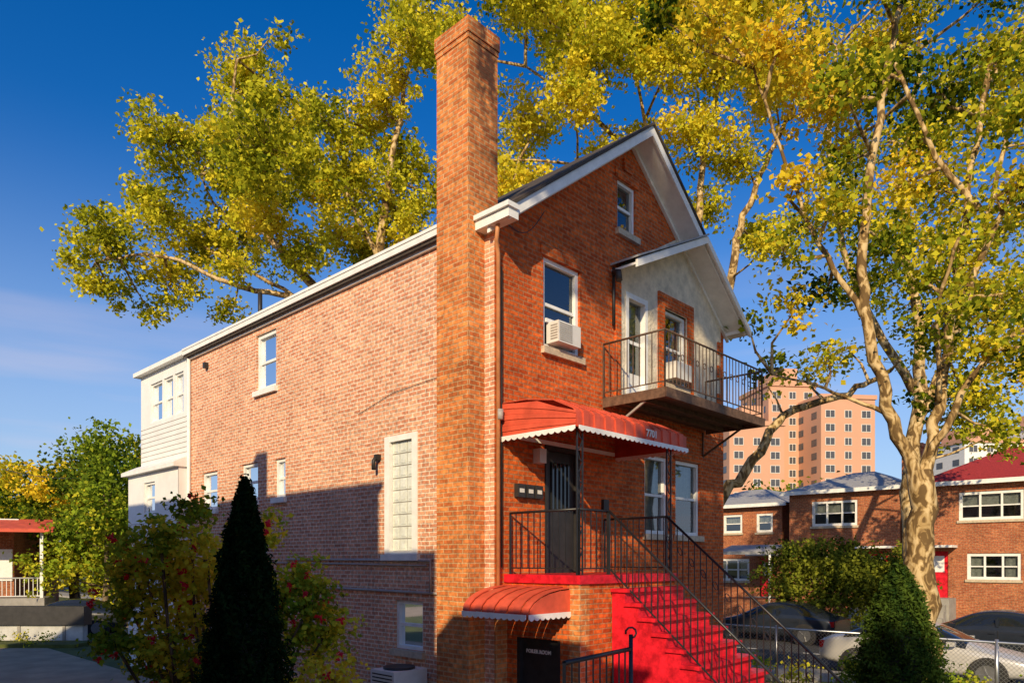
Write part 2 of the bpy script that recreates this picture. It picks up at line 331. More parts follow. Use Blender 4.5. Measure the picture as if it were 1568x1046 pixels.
# roof
mb=MB()
OV=.46; EU=-.13
def slab(u0,z0,u1,z1,v0,v1,t,mat):
    mb.prism([(u0,v0,z0),(u1,v0,z1),(u1,v0,z1+t),(u0,v0,z0+t)],[(u0,v1,z0),(u1,v1,z1),(u1,v1,z1+t),(u0,v1,z0+t)],mat)
slab(EU,ZE+SL*EU+.01,W/2,ZR+.01,-OV-.03,Lh+.1,.05,'shing')
slab(W/2,ZR+.01,W-EU,ZE+SL*EU+.01,-OV-.03,Lh+.1,.05,'shing')
fd=.17
for (u0,z0,u1,z1) in ((EU-.02,ZE+SL*(EU-.02),W/2,ZR),(W/2,ZR,W-EU,ZE+SL*EU)):
    mb.prism([(u0,-OV,z0-fd),(u1,-OV,z1-fd),(u1,-OV,z1),(u0,-OV,z0)],[(u0,-OV+.04,z0-fd),(u1,-OV+.04,z1-fd),(u1,-OV+.04,z1),(u0,-OV+.04,z0)],'white')
    mb.prism([(u0,-OV+.04,z0-.15),(u1,-OV+.04,z1-.15),(u1,-OV+.04,z1-.12),(u0,-OV+.04,z0-.12)],[(u0,0.0,z0-.15),(u1,0.0,z1-.15),(u1,0.0,z1-.12),(u0,0.0,z0-.12)],'white')
    mb.prism([(u0,-.06,z0-.23),(u1,-.06,z1-.23),(u1,-.06,z1-.155),(u0,-.06,z0-.155)],[(u0,-.003,z0-.23),(u1,-.003,z1-.23),(u1,-.003,z1-.155),(u0,-.003,z0-.155)],'white')
mb.box(-.20,.0,-OV-.02,.195,7.70,7.83,'white'); mb.box(-.24,-.03,-OV-.05,.19,7.83,7.90,'white')
mb.box(-.06,-.003,.903,Lh,7.83,7.93,'white'); mb.box(-.17,-.0,.905,Lh+.05,7.93,8.07,'white'); mb.box(-.185,-.17,.905,Lh+.05,8.03,8.08,'white')
mb.box(W+.003,W+.16,-OV,Lh,7.74,7.9,'white')
def raket(u0,z0,u1,z1,V,fdd=.14):
    mb.prism([(u0,-V,z0-fdd),(u1,-V,z1-fdd),(u1,-V,z1),(u0,-V,z0)],[(u0,-V+.045,z0-fdd),(u1,-V+.045,z1-fdd),(u1,-V+.045,z1),(u0,-V+.045,z0)],'white')
    mb.prism([(u0,-V+.045,z0-.09),(u1,-V+.045,z1-.09),(u1,-V+.045,z1-.05),(u0,-V+.045,z0-.05)],[(u0,-.002,z0-.09),(u1,-.002,z1-.09),(u1,-.002,z1-.05),(u0,-.002,z0-.05)],'white')
UX=5.33; ZX=ZE+SL*(W-UX)-.03
raket(2.9,8.03,UX,ZX,.55); raket(UX,ZX,W+.18,ZX-SL*(W+.18-UX),.55)
slab(2.86,8.04,UX,ZX+.01,-.58,-.004,.035,'gshing')
mb.tube([(.6,8.2,8.3),(.6,8.2,9.05)],.05,'dark',8)
mb.build('roof',H)
# chimney
mb=MB()
u0,u1,v0,v1=-.33,.27,.2,.9
mb.box(u0,u1,v0,v1,0,10.45,'chim')
mb.box(u0-.012,u1+.012,v0-.012,v1+.012,10.45,10.53,'chim');mb.box(u0-.025,u1+.025,v0-.025,v1+.025,10.53,10.75,'chim');mb.box(u0+.1,u1-.1,v0+.1,v1-.1,10.75,10.82,'conc')
mb.build('chimney',H)
mb=MB()
mb.tube([(-.12,-.2,7.75),(-.08,-.12,7.5),(.03,-.05,7.35),(.03,-.05,2.35)],.032,'pipe',8)
mb.tube([(.12,-.03,7.2),(.12,-.03,2.8)],.014,'dark',5)
mb.tube([(.05,-.07,4.95),(.05,-.07,5.1)],.05,'conduit',8)
mb.tube([(-.05,10.55,7.9),(-.05,10.55,.3)],.045,'white',8)
mb.tube([(-.03,5.9,2.93),(-.03,1.4,2.9),(-.03,1.4,2.38)],.022,'conduit',6); mb.tube([(-.03,6.5,2.86),(-.03,1.5,2.82)],.015,'conduit',6)
mb.tube([(-.03,5.0,2.40),(-.03,1.1,2.38)],.022,'conduit',6)
mb.tube([(-.02,3.4,5.5),(-.02,2.4,5.72),(-.02,1.0,5.8)],.005,'dark',4)
mb.box(-.1,0,1.0,1.12,1.7,2.0,'ac'); mb.box(-.08,0,2.75,2.85,4.62,4.72,'dark'); mb.tube([(-.05,2.8,4.7),(-.12,2.8,4.6),(-.12,2.8,4.45)],.035,'dark',6)
mb.box(-.1,0,9.55,9.65,7.45,7.58,'dark')
mb.tube([(2.9,-.05,8.0),(2.9,-.05,7.0)],.03,'dark',6); mb.tube([(2.85,-.1,7.9),(2.8,-.22,7.85),(2.78,-.25,7.7)],.06,'dark',7)
mb.tube([(.25+.1*i,-.05,7.85-.35*math.sin(i/8*math.pi)*.6+.06*i) for i in range(9)],.008,'dark',4)
for i in range(3): pbox(mb,FR,.42+i*.2,.58+i*.2,.002,.09,3.85,4.05,'dark'); pbox(mb,FR,.45+i*.2,.55+i*.2,.09,.094,3.92,3.98,'ac')
pbox(mb,FR,.85,1.0,.002,.14,4.4,4.62,'ac'); pbox(mb,FR,2.6,2.75,.002,.06,3.75,3.95,'dark')
mb.build('fittings',H)
mb=MB()
mb.box(1.22,1.78,-.20,.05,6.33,6.66,'ac')
for k in range(9): mb.box(1.25,1.56,-.206,-.20,6.36+k*.032,6.373+k*.032,'conc')
for k in range(6): mb.box(1.214,1.22,-.18,-.04,6.38+k*.042,6.40+k*.042,'conc')
mb.box(1.16,1.94,-.0,.03,6.66,6.72,'white')
mb.box(4.7,5.3,-.22,.05,6.4,6.72,'ac')
mb.build('window_air_conditioner',H)
def scallop(mb,P0,P1,ztop,zb,per,mat,thick=.012,nrm=(0,-1,0)):
    P0=Vector(P0);P1=Vector(P1);L=(P1-P0).length;n=max(2,round(L/per)); nr=Vector(nrm)
    for i in range(n):
        a=P0.lerp(P1,i/n);b=P0.lerp(P1,(i+1)/n); loop=[(a.x,a.y,ztop),(b.x,b.y,ztop)]
        for k in range(7):
            t=1-k/6; q=a.lerp(b,t); loop.append((q.x,q.y,zb-.0+ -.03*math.sin(math.pi*t)))
        mb.prism(loop,[(x+nr.x*thick,y+nr.y*thick,z) for x,y,z in loop],mat)
mb=MB()
ua,ub,pa=.15,3.0,1.405
zt0,zt1,zb=5.22,4.93,4.70
nr=int((ub-ua)/.12)
for i in range(nr):
    x0=ua+(ub-ua)*i/nr; x1=ua+(ub-ua)*(i+1)/nr; l=.022*(i%2)
    pro=[(0,zt0),(-.5,zt0-.02),(-1.0,zt0-.1),(-pa+.06,zt1+.03),(-pa,zt1-.03),(-pa-.01,zb)]
    for j in range(len(pro)-1):
        (v0_,z0_),(v1_,z1_)=pro[j],pro[j+1]
        mb.prism([(x0,v0_-(l if j==4 else 0),z0_+l),(x1,v0_-(l if j==4 else 0),z0_+l),(x1,v1_-l,z1_+l*.3),(x0,v1_-l,z1_+l*.3)],[(x0,v0_+.01,z0_-.01),(x1,v0_+.01,z0_-.01),(x1,v1_+.01,z1_-.01),(x0,v1_+.01,z1_-.01)],'awn')
for us,sg in ((ua,-1),(ub,1)):
    for j in range(6):
        f0=j/6;f1=(j+.93)/6
        def zz(v,f): 
            top=zt0-.02-(zt0-zt1)*(v/pa)**1.5; return zb+(top-zb)*f
        loop=[(us,-pa*k/6,zz(pa*k/6,f0)) for k in range(7)]+[(us,-pa*k/6,zz(pa*k/6,f1)) for k in range(6,-1,-1)]
        mb.prism(loop,[(x+sg*(.012+.012*(j%2)),y,z) for x,y,z in loop],'awn')
    loop=[(us,0,zb),(us,-pa,zb),(us,-pa,zt1-.05),(us,-pa*.5,zt0-.08),(us,0,zt0-.03)]
    mb.prism(loop,[(x+sg*.006,y,z) for x,y,z in loop],'awn')
    scallop(mb,(us+sg*.026,0,0),(us+sg*.026,-pa,0),zb+.012,zb-.035,.12,'white',nrm=(sg,0,0))
scallop(mb,(ua,-pa-.035,0),(ub,-pa-.035,0),zb+.012,zb-.035,.12,'white')
mb.box(ua+.05,ub-.05,-.04,-.01,zb+.02,zb+.08,'white')
for up_ in (.31,2.6):
    for (dx,dy) in ((-.06,0),(.06,0)):
        mb.tube([(up_+dx,-1.33+dy,2.7),(up_+dx,-1.33+dy,zb+.1)],.014,'iron',4)
    for k in range(13):
        z=2.75+k*.15; s=1 if k%2 else -1
        mb.tube([(up_-s*.06,-1.33,z),(up_,-1.33,z+.03),(up_+s*.06,-1.33,z+.15)],.009,'iron',4)
mb.tube([(ua+.1,-1.33,zb+.05),(ub-.1,-1.33,zb+.05)],.015,'iron',4)
mb.build('entry_awning',H)
mb=MB()
va,vb,qa=-1.22,-.02,.86
uw=.232
n=10
for i in range(n):
    y0=va+(vb-va)*i/n;y1=va+(vb-va)*(i+1)/n;l=.02*(i%2)
    pts=[]
    for k in range(7):
        an=math.pi/2*k/6; pts.append((uw-(qa)*math.sin(an)-l*math.sin(an),2.20+.33*math.cos(an)+l))
    for k in range(6):
        (x0,z0_),(x1,z1_)=pts[k],pts[k+1]
        mb.prism([(x0,y0,z0_),(x0,y1,z0_),(x1,y1,z1_),(x1,y0,z1_)],[(x0+.01,y0,z0_-.012),(x0+.01,y1,z0_-.012),(x1+.01,y1,z1_-.012),(x1+.01,y0,z1_-.012)],'awn')
for ys,sg in ((va,-1),(vb,1)):
    loop=[(uw,ys,2.2)]+[(uw-(qa-.02)*math.sin(math.pi/2*k/6),ys,2.19+.31*math.cos(math.pi/2*k/6)) for k in range(7)]
    mb.prism(loop,[(x,y+sg*.012,z) for x,y,z in loop],'awn')
    scallop(mb,(uw,ys+sg*.015,0),(uw-qa,ys+sg*.015,0),2.205,2.15,.11,'white',nrm=(0,sg,0))
scallop(mb,(uw-qa-.025,va,0),(uw-qa-.025,vb,0),2.205,2.15,.11,'white',nrm=(-1,0,0))
mb.build('basement_awning',H)
# stoop
mb=MB()
LU0,LU1,LV=.235,2.68,-1.39
wall(mb,('u',LU0),LV,0,0,2.58,[(-1.05,-.21,0,1.79)],'front',reveal=.15)
wall(mb,('v',LV),LU0,LU1,0,2.58,[],'front'); mb.face([(LU1,LV,0),(LU1,0,0),(LU1,0,2.58),(LU1,LV,2.58)],'front')
mb.box(LU0-.04,LU1+.04,LV-.04,-.003,2.581,2.70,'red')
mb.box(LU0-.01,LU0+.2,LV-.012,LV+.17,0,2.58,'chim')
pbox(mb,('u',LU0),-1.05,-.21,-.14,-.09,0,1.785,'dark')
for q in ((-1.047,-.99),(-.27,-.213)): pbox(mb,('u',LU0),q[0],q[1],-.1,-.02,0,1.787,'dark')
pbox(mb,('u',LU0),-.8,-.36,-.088,-.08,1.54,1.66,'dark')
ns=14; run,rise=.22,2.7/14.0
SU0,SU1=.92,2.5
for k in range(ns-1):
    zt=2.7-rise*(k+1); y1=LV-.04-run*k; y0=LV-.04-run*(k+1)
    mb.box(SU0,SU1,y0,y1-.001,0,zt-.05,'red'); mb.box(SU0-.04,SU1+.04,y0-.065,y1-.002,zt-.05,zt,'red')
mb.build('stoop_stairs',H)
mb=MB()
railing(mb,(LU0+.05,-.05,2.7),(LU0+.05,LV+.05,2.7)); railing(mb,(LU0+.05,LV+.05,2.7),(SU0+.02,LV+.05,2.7))
yb=LV-run*(ns-1)
for us in (SU0+.03,SU1-.03):
    railing(mb,(us,LV+.03,2.7),(us,yb,2.7-rise*(ns-1)),sp=.13,scroll=(us>1.5))
railing(mb,(LU1-.05,LV+.05,2.7),(LU1-.05,-.05,2.7))
mb.build('stoop_railings',H)
# balcony
mb=MB()
BU0,BU1,BV=2.63,6.2,-1.24
mb.box(BU0,BU1,BV,-.03,5.60,5.69,'wood')
for v in [BV-.02,BV+.4,BV+.8]: mb.box(BU0+.01,BU1-.01,v,v+.05,5.52,5.598,'rust')
mb.box(BU0-.03,BU0,BV-.03,-.03,5.52,5.68,'rust'); mb.box(BU1,BU1+.03,BV-.03,-.03,5.52,5.68,'rust'); mb.box(BU0-.03,BU1+.03,BV-.05,BV-.021,5.52,5.68,'rust')
for u in (BU0+.03,BU1-.1):
    mb.tube([(u,-.02,5.05),(u,-.85,5.52)],.025,'conc' if u<3 else 'rust',4); mb.tube([(u,-.02,5.0),(u,-.02,5.55)],.02,'rust',4)
railing(mb,(BU0,-.03,5.69),(BU0,BV,5.69),h=.92,sp=.12,scroll=False,mat='brail')
railing(mb,(BU0,BV,5.69),(BU1,BV,5.69),h=.92,sp=.12,scroll=True,mat='brail'); railing(mb,(BU1,BV,5.69),(BU1,-.03,5.69),h=.92,sp=.12,mat='brail')
mb.build('balcony',H)
# rear extension
mb=MB()
ew=[(10.95,11.5,6.6,7.65),(11.6,12.2,6.6,7.65),(12.3,13.1,6.6,7.65)]
wall(mb,('u',-.02),Lh+.003,13.8,0,7.95,ew,'siding')
for w in ew: window(mb,('u',-.02),*w,fw=.05,curt='side',sill=False)
wall(mb,('u',-.28),Lh+.02,14.0,0,5.2,[(12.1,12.85,4.15,4.95)],'siding'); window(mb,('u',-.28),12.1,12.85,4.15,4.95,curt='half',sill=False)
mb.prism([(-.42,Lh-.05,5.2),(-.42,14.15,5.2),(-.42,14.15,5.3),(-.42,Lh-.05,5.3)],[(-.02,Lh-.05,5.2),(-.02,14.15,5.2),(-.02,14.15,5.5),(-.02,Lh-.05,5.5)],'white')
mb.face([(-.02,Lh+.003,7.95),(W,Lh+.003,7.95),(W,13.8,7.95),(-.02,13.8,7.95)],'gshing'); mb.box(-.18,W,Lh+.06,13.95,7.95,8.06,'white')
mb.face([(-.28,Lh,0),(-.02,Lh,0),(-.02,Lh,5.2),(-.28,Lh,5.2)],'siding')
mb.face([(-.02,13.8,0),(W,13.8,0),(W,13.8,7.95),(-.02,13.8,7.95)],'siding')
for i in range(40):
    z=5.6+i*.125
    if z<6.5: mb.box(-.028,-.02,Lh+.01,13.79,z,z+.01,'conc')
for i in range(28):
    z=.5+i*.125
    if z<4.1: mb.box(-.288,-.28,Lh+.03,13.99,z,z+.01,'conc')
mb.build('rear_extension',H)
def text(s,size,loc,rot,mat,parent,name):
    c=bpy.data.curves.new(name,'FONT'); c.body=s; c.size=size; c.extrude=.004; c.align_x='CENTER'; c.offset=.003
    o=bpy.data.objects.new(name,c); COL.objects.link(o); o.parent=parent; o.location=loc; o.rotation_euler=rot; c.materials.append(M[mat]); return o
text('7701',.15,(1.9,-1.462,4.76),(math.pi/2,0,0),'ac',H,'house_number')
text('BOILER ROOM',.072,(LU0+.078,-.58,1.57),(math.pi/2,0,-math.pi/2),'white',H,'door_lettering')

mb=MB()
mb.box(-.75,-.1,1.4,2.0,.75,1.2,'ac')
for k in range(7): mb.box(-.757,-.75,1.45,1.95,.8+k*.055,.82+k*.055,'dark')
mb.box(-.8,-.05,1.35,2.05,0,.74,'conc')
mb.tube([(-.42,1.7,1.2),(-.42,1.7,1.24)],.25,'dark',16)
mb.build('unit',H).name='condenser_unit'
o=bpy.data.objects['condenser_unit']; o.parent=None; o.location=H.location; o.rotation_euler=H.rotation_euler

# ---------------------------------------------------------------- GROUND
G=MB(); G.face([(-900,-900,0),(900,-900,0),(900,1500,0),(-900,1500,0)],'grass'); G.build('ground')
def sheet(name,loops,mat,z):
    m=MB()
    for l in loops: m.face([(x,y,z) for x,y in l],mat)
    o=m.build(name); o.location=H.location; o.rotation_euler=H.rotation_euler; return o
sheet('driveway',[[(-8.6,-14),(-.7,-14),(-.7,21.9),(-8.6,21.9)]],'drive',.004)
sheet('side_street',[[(11.3,-90),(19.2,-90),(19.2,130),(11.3,130)]],'asph',.008)
sheet('rear_alley',[[(-60,22),(9.4,22),(9.4,28),(-60,28)]],'drive',.006)
def kerbed(name,x0,x1,y0,y1):
    m=MB(); m.box(x0,x1,y0,y1,-.05,.13,'conc'); 
    k=y0
    while k<y1:
        m.box(x0+.02,x1-.02,k,k+.012,.13,.132,'dark'); k+=1.5
    o=m.build(name); o.location=H.location; o.rotation_euler=H.rotation_euler
kerbed('sidewalk',9.5,11.3,-60,70); kerbed('sidewalk',19.2,21.2,-60,80)
m=MB()
for k in range(-20,40): m.box(15.2,15.3,k*3,k*3+1.5,.008,.012,'white')
o=m.build('lane_markings'); o.location=H.location; o.rotation_euler=H.rotation_euler
sheet('front_walk',[[(-.69,-9),(3.2,-9),(3.2,0),(-.69,0)]],'conc',.007)

# ---------------------------------------------------------------- ROW HOUSES across the side street
def rowhouse(v0,v1,u,ze,roofm,wins,lows,door=None,name='brick_row_house',hip=1.1,depth=9):
    E=empty(name,H.location,TH); mb=MB(); pl=('u',u)
    holes=wins+lows+([door] if door else [])
    wall(mb,pl,v0,v1,0,ze,holes,'row',reveal=.12)
    mb.face([(u,v0,0),(u+depth,v0,0),(u+depth,v0,ze),(u,v0,ze)],'row');mb.face([(u,v1,0),(u+depth,v1,0),(u+depth,v1,ze),(u,v1,ze)],'row');mb.face([(u+depth,v0,0),(u+depth,v1,0),(u+depth,v1,ze),(u+depth,v0,ze)],'row')
    mb.build('walls',E); mb=MB()
    for w in wins: window(mb,pl,*w,fw=.12,mull=2 if w[1]-w[0]>1.6 else 0,curt='half',mid=True)
    for w in lows: window(mb,pl,*w,fw=.12,mull=2 if w[1]-w[0]>1.6 else 0,curt='side')
    if door:
        pbox(mb,pl,door[0]+.003,door[1]-.003,-.11,-.05,door[2],door[3]-.003,'red'); pbox(mb,pl,door[0]+.15,door[1]-.15,-.05,-.045,door[3]-.9,door[3]-.2,'white')
        pbox(mb,pl,door[0]-.3,door[1]+.3,.003,1.2,door[2]-1.2,door[2],'conc')
        for s in range(4): pbox(mb,pl,door[0]-.2,door[1]+.2,1.2+.25*s,1.45+.25*s,0,door[2]*(1-(s+1)/5),'conc')
        pbox(mb,pl,door[0]-.35,door[1]+.35,.0,1.0,door[3]+.15,door[3]+.25,'white')
    mb.build('windows',E); mb=MB()
    o=.35
    a=[(u-o,v0-o,ze),(u+depth+o,v0-o,ze),(u+depth+o,v1+o,ze),(u-o,v1+o,ze)]
    w=(v1-v0)/2; 
    r0=(u+depth*.35,v0+w*.8,ze+hip); r1=(u+depth*.35,v1-w*.8,ze+hip); r2=(u+depth*.65,v1-w*.8,ze+hip); r3=(u+depth*.65,v0+w*.8,ze+hip)
    for f in ([a[0],r0,r1,a[3]],[a[0],a[1],r3,r0],[a[1],a[2],r2,r3],[a[2],a[3],r1,r2],[r0,r3,r2,r1]): mb.face(f,roofm)
    mb.box(u-o-.06,u-o,v0-o,v1+o,ze-.16,ze+.02,'white'); mb.face([(u-o,v0-o,ze-.1),(u,v0-o,ze-.1),(u,v1+o,ze-.1),(u-o,v1+o,ze-.1)],'white')
    mb.build('roof',E); return E
rowhouse(2.2,7.2,28,6.25,'gshing',[(4.0,6.1,4.55,5.75)],[(4.2,6.2,2.0,3.2)],(2.7,3.6,1.2,3.3))
rowhouse(-5.5,1.3,28,6.25,'rshing',[(-2.4,-.1,4.6,5.8),(-5,-3,4.6,5.8)],[(-2.3,-.4,2.1,3.2),(-5,-3,2.1,3.2)],(.3,1.1,1.3,3.3),hip=1.7)
rowhouse(8.2,14,29.5,5.9,'gshing',[(8.7,9.6,4.4,5.4),(10.4,11.5,4.4,5.4)],[(10,12,1.8,3.0)],(8.6,9.4,1,3))
rowhouse(14.6,20,29.5,5.9,'gshing',[(16,18,4.4,5.4)],[(16,18,1.8,3.0)])
E=empty('brick_chimney',H.location,TH); mb=MB(); mb.box(28.1,28.9,1.35,2.15,0,7.9,'row'); mb.box(28.05,28.95,1.3,2.2,7.9,8.1,'row'); mb.box(28.3,28.7,1.55,1.95,8.1,8.3,'conc'); mb.build('stack',E)
E=empty('porch_canopy',H.location,TH); mb=MB(); mb.prism([(27.9,7.4,3.6),(27.9,10.2,3.6),(27.9,10.2,3.7),(27.9,7.4,3.7)],[(26.3,7.4,3.2),(26.3,10.2,3.2),(26.3,10.2,3.35),(26.3,7.4,3.35)],'gshing')
for y in (7.5,10.1): mb.tube([(26.4,y,0),(26.4,y,3.25)],.06,'white',6)
mb.box(26.35,27.95,7.4,10.2,0,1.0,'row'); mb.build('canopy',E)

# ---------------------------------------------------------------- TOWERS
def tower(x0,x1,y,dep,h,name='apartment_tower',rot=0.0,bulk=True,mat='tower'):
    E=empty(name,((x0+x1)/2,y,0),rot); w=(x1-x0); mb=MB()
    mb.box(-w/2,w/2,0,dep,0,h,mat); mb.box(-w/2-.3,w/2+.3,-.3,dep+.3,h,h+.9,'tower')
    if bulk: mb.box(-w*.2,w*.2,2,dep-2,h+.9,h+4.5,'tower')
    nf=int(h/2.85); nb=max(3,int(w/3.3))
    for f in range(nf):
        z=1.3+f*2.85
        for i in range(nb):
            c=-w/2+w*(i+.5)/nb
            ww=.7 if i%2 else .95
            mb.box(c-ww-.12,c+ww+.12,-.06,-.003,z-.14,z+1.5,'ac'); mb.box(c-ww,c+ww,-.1,-.062,z,z+1.4,'twin'); mb.box(c-.05,c+.05,-.12,-.102,z,z+1.4,'ac')
        for i in range(3):
            c=dep*(i+.5)/3; mb.box(-w/2-.06,-w/2-.003,c-1,c+1,z,z+1.4,'twin')
        if nb>5: 
            c=0; mb.box(-w*.07,w*.07,-1.3,-.13,z-.5,z+.5,'ac')
    mb.build('tower_block',E)
tower(45,57,150,14,31,rot=.12); tower(56,67,158,14,41,rot=.12,bulk=True); tower(64,76,150,16,36.5,rot=.12,bulk=False); 
tower(100,116,160,16,29,rot=.1,mat='siding'); tower(119,135,160,16,33,rot=.1,mat='siding')

# ---------------------------------------------------------------- NEIGHBOUR to the left (its shadow falls on the side wall)
E=empty('neighbour_brick_house',H.location,TH); mb=MB()
mb.box(-17,-9,-2.6,12,0,9.0,'row'); mb.box(-17.2,-8.9,-2.66,12.1,9.0,9.1,'white'); mb.box(-16,-9,-4.1,-2.61,0,7.95,'row'); mb.box(-9.9,-9.2,1.2,1.65,9.1,10.2,'row')
mb.box(-15,-9,-7.9,-4.7,0,6.7,'row'); mb.box(-15.1,-8.95,-8.0,-4.65,6.7,6.8,'white')
for i in range(4):
    for z in (1.4,4.6): pbox(mb,('u',-9),0+i*3,1.0+i*3,.003,.02,z,z+1.4,'cglass')
mb.build('walls',E)

E=empty('porch_house',(-22.5,30,0),0.35); mb=MB()
mb.box(-9,1,1.9,10,0,4.6,'row'); mb.box(-9.2,1.2,1.8,10.2,4.6,4.75,'white')
mb.box(-9,2.6,0,1.9,0,1.3,'conc'); mb.prism([(-9.3,-.3,4.1),(3.0,-.3,4.1),(3.0,-.3,4.25),(-9.3,-.3,4.25)],[(-9.3,2.0,4.5),(3.0,2.0,4.5),(3.0,2.0,4.75),(-9.3,2.0,4.75)],'awn')
for x in (2.5,0,-3): mb.box(x-.06,x+.06,-.02,.1,1.3,4.15,'white')
railing(mb,(-6,.04,1.3),(2.5,.04,1.3),h=.85,sp=.16,r=.016,mat='white'); mb.box(-1.2,-.2,1.85,1.9,1.3,3.4,'dark'); mb.box(.2,.95,1.85,1.9,2.0,3.4,'white')
mb.build('porch',E)
E=empty('low_garden_wall',(0,0,0)); mb=MB()
mb.box(-26,-15.2,25.5,25.8,0,.62,'wallw'); mb.box(-26,-15.1,25.4,25.9,.62,1.28,'dark')
for k in range(7): mb.box(-25.5+k*1.6,-25.4+k*1.6,25.47,25.5,0,.62,'conc')
mb.build('wall_body',E)
m=MB(); m.box(-26,-14.5,23.9,25.1,-.05,.12,'grass'); m.build('grass_verge')

# ---------------------------------------------------------------- FENCES
E=empty('chain_link_fence',H.location,TH); mb=MB(); fu=9.3
ya,yb_=-9,21
mb.tube([(fu,ya,1.3),(fu,yb_,1.3)],.026,'metal',6); mb.tube([(fu,ya,.1),(fu,yb_,.1)],.01,'metal',4)
y=ya
while y<=yb_: mb.tube([(fu,y,0),(fu,y,1.36)],.036,'metal',6); y+=2.2
w_=.0045
y=ya-1.2
while y<yb_:
    for s in (1,-1):
        a=(y,.1) if s>0 else (y+1.2,.1); b=(y+1.2,1.3) if s>0 else (y,1.3)
        mb.face([(fu,a[0]-w_,a[1]),(fu,a[0]+w_,a[1]),(fu,b[0]+w_,b[1]),(fu,b[0]-w_,b[1])],'metal')
    y+=.085
mb.build('mesh_and_posts',E)
E=empty('iron_gate',(0,0,0)); mb=MB()
railing(mb,(.50,6.9,.1),(1.32,8.0,.1),h=1.82,sp=.13,r=.012)
mb.tube([(1.32,8.0,0),(1.32,8.0,2.08)],.025,'iron',6); mb.tube([(1.32+.06*math.cos(a),8.0,2.1+.06*math.sin(a)) for a in [i*.7-1.5 for i in range(8)]],.012,'iron',5)
mb.build('gate_bars',E)

# ---------------------------------------------------------------- CARS
def car(name,loc,rz,paint):
    E=empty(name,loc,rz)
    st=[(0,.62,.34,.52,.56,.5,.60),(.12,.78,.24,.60,.64,.62,.68),(.8,.87,.22,.70,.78,.68,.83),(1.35,.9,.22,.76,.90,.70,.95),(2.1,.9,.22,.80,.93,.60,1.38),(2.8,.9,.22,.82,.95,.62,1.43),(3.45,.9,.22,.84,.97,.60,1.38),(4.1,.89,.24,.84,.97,.66,1.03),(4.5,.84,.28,.82,.93,.64,.98),(4.68,.74,.36,.74,.84,.55,.86)]
    mb=MB(); rings=[]
    for (x,w,zb,zs,zt,wr,zr) in st:
        h=[(0,zb),(w*.88,zb),(w,zb+.14),(w*1.01,zs),(w*.94,zt),(wr,zr-.05),(wr*.82,zr),(0,zr+.015)]
        rings.append([(x,-y,z) for y,z in h]+[(x,y,z) for y,z in h[-2:0:-1]])
    n=len(rings[0]); o=len(mb.v)
    for r in rings: mb.v+=r
    for i in range(len(rings)-1):
        for j in range(n):
            k=(j+1)%n; mat=paint
            side=(j==4 or j==9); top=j in(5,6,7,8)
            if side and 3<=i<=6: mat='cglass'
            if top and i in(3,6): mat='cglass'
            mb.f.append((o+i*n+j,o+i*n+k,o+(i+1)*n+k,o+(i+1)*n+j)); mb.m.append(mb.mi(mat)); mb.sm.append(True)
    mb.f.append(tuple(o+j for j in range(n))); mb.m.append(mb.mi(paint)); mb.sm.append(False)
    mb.f.append(tuple(o+(len(rings)-1)*n+j for j in range(n-1,-1,-1))); mb.m.append(mb.mi(paint)); mb.sm.append(False)
    b=mb.build('body',E); md=b.modifiers.new('s','SUBSURF'); md.levels=2; md.render_levels=2
    mb=MB()
    for x in (.95,3.72):
        for s in (-1,1):
            y=s*.80
            mb.tube([(x,y-s*.0,.33),(x,y+s*.12,.33)],.395,'dark',24)
            mb.tube([(x,y-s*.1,.33),(x,y+s*.125,.33)],.33,'tire',24); mb.tube([(x,y+s*.126,.33),(x,y+s*.13,.33)],.225,'rim',20)
            for k in range(5):
                a=k*2*math.pi/5; mb.tube([(x,y+s*.135,.33),(x+.21*math.cos(a),y+s*.135,.33+.21*math.sin(a))],.022,'rim',4)
    for s in (-1,1):
        mb.box(1.55,1.72,s*.9,s*1.04,.93,1.03,paint); mb.box(4.5,4.66,s*.55,s*.80,.66,.84,'lampred'); mb.box(.03,.2,s*.5,s*.74,.52,.64,'ac')
        mb.box(2.72,2.80,s*.80,s*.86,.96,1.2,paint)
        mb.box(1.9,1.905,s*.9,s*.915,.35,.85,'dark');mb.box(2.78,2.785,s*.9,s*.918,.35,.88,'dark');mb.box(3.55,3.555,s*.9,s*.915,.5,.88,'dark')
        for xx in(2.55,3.35): mb.box(xx,xx+.16,s*.90,s*.93,.76,.785,paint)
    mb.build('wheels_and_trim',E); return E
def hw(u,v): 
    c,s=math.cos(TH),math.sin(TH); return (H.location[0]+c*u-s*v,H.location[1]+s*u+c*v,0.01)
car('parked_car',hw(12.4,-5.0),TH+math.pi/2,'carw')
car('parked_car',hw(18.2,6.0),TH-math.pi/2,'card'); car('parked_car',hw(18.2,12.5),TH-math.pi/2,'carw'); car('parked_car',hw(12.5,6.0),TH+math.pi/2,'card'); car('parked_car',hw(18.2,-.5),TH-math.pi/2,'card')
car('parked_car',(-19.5,27.2,.01),.25,'card')

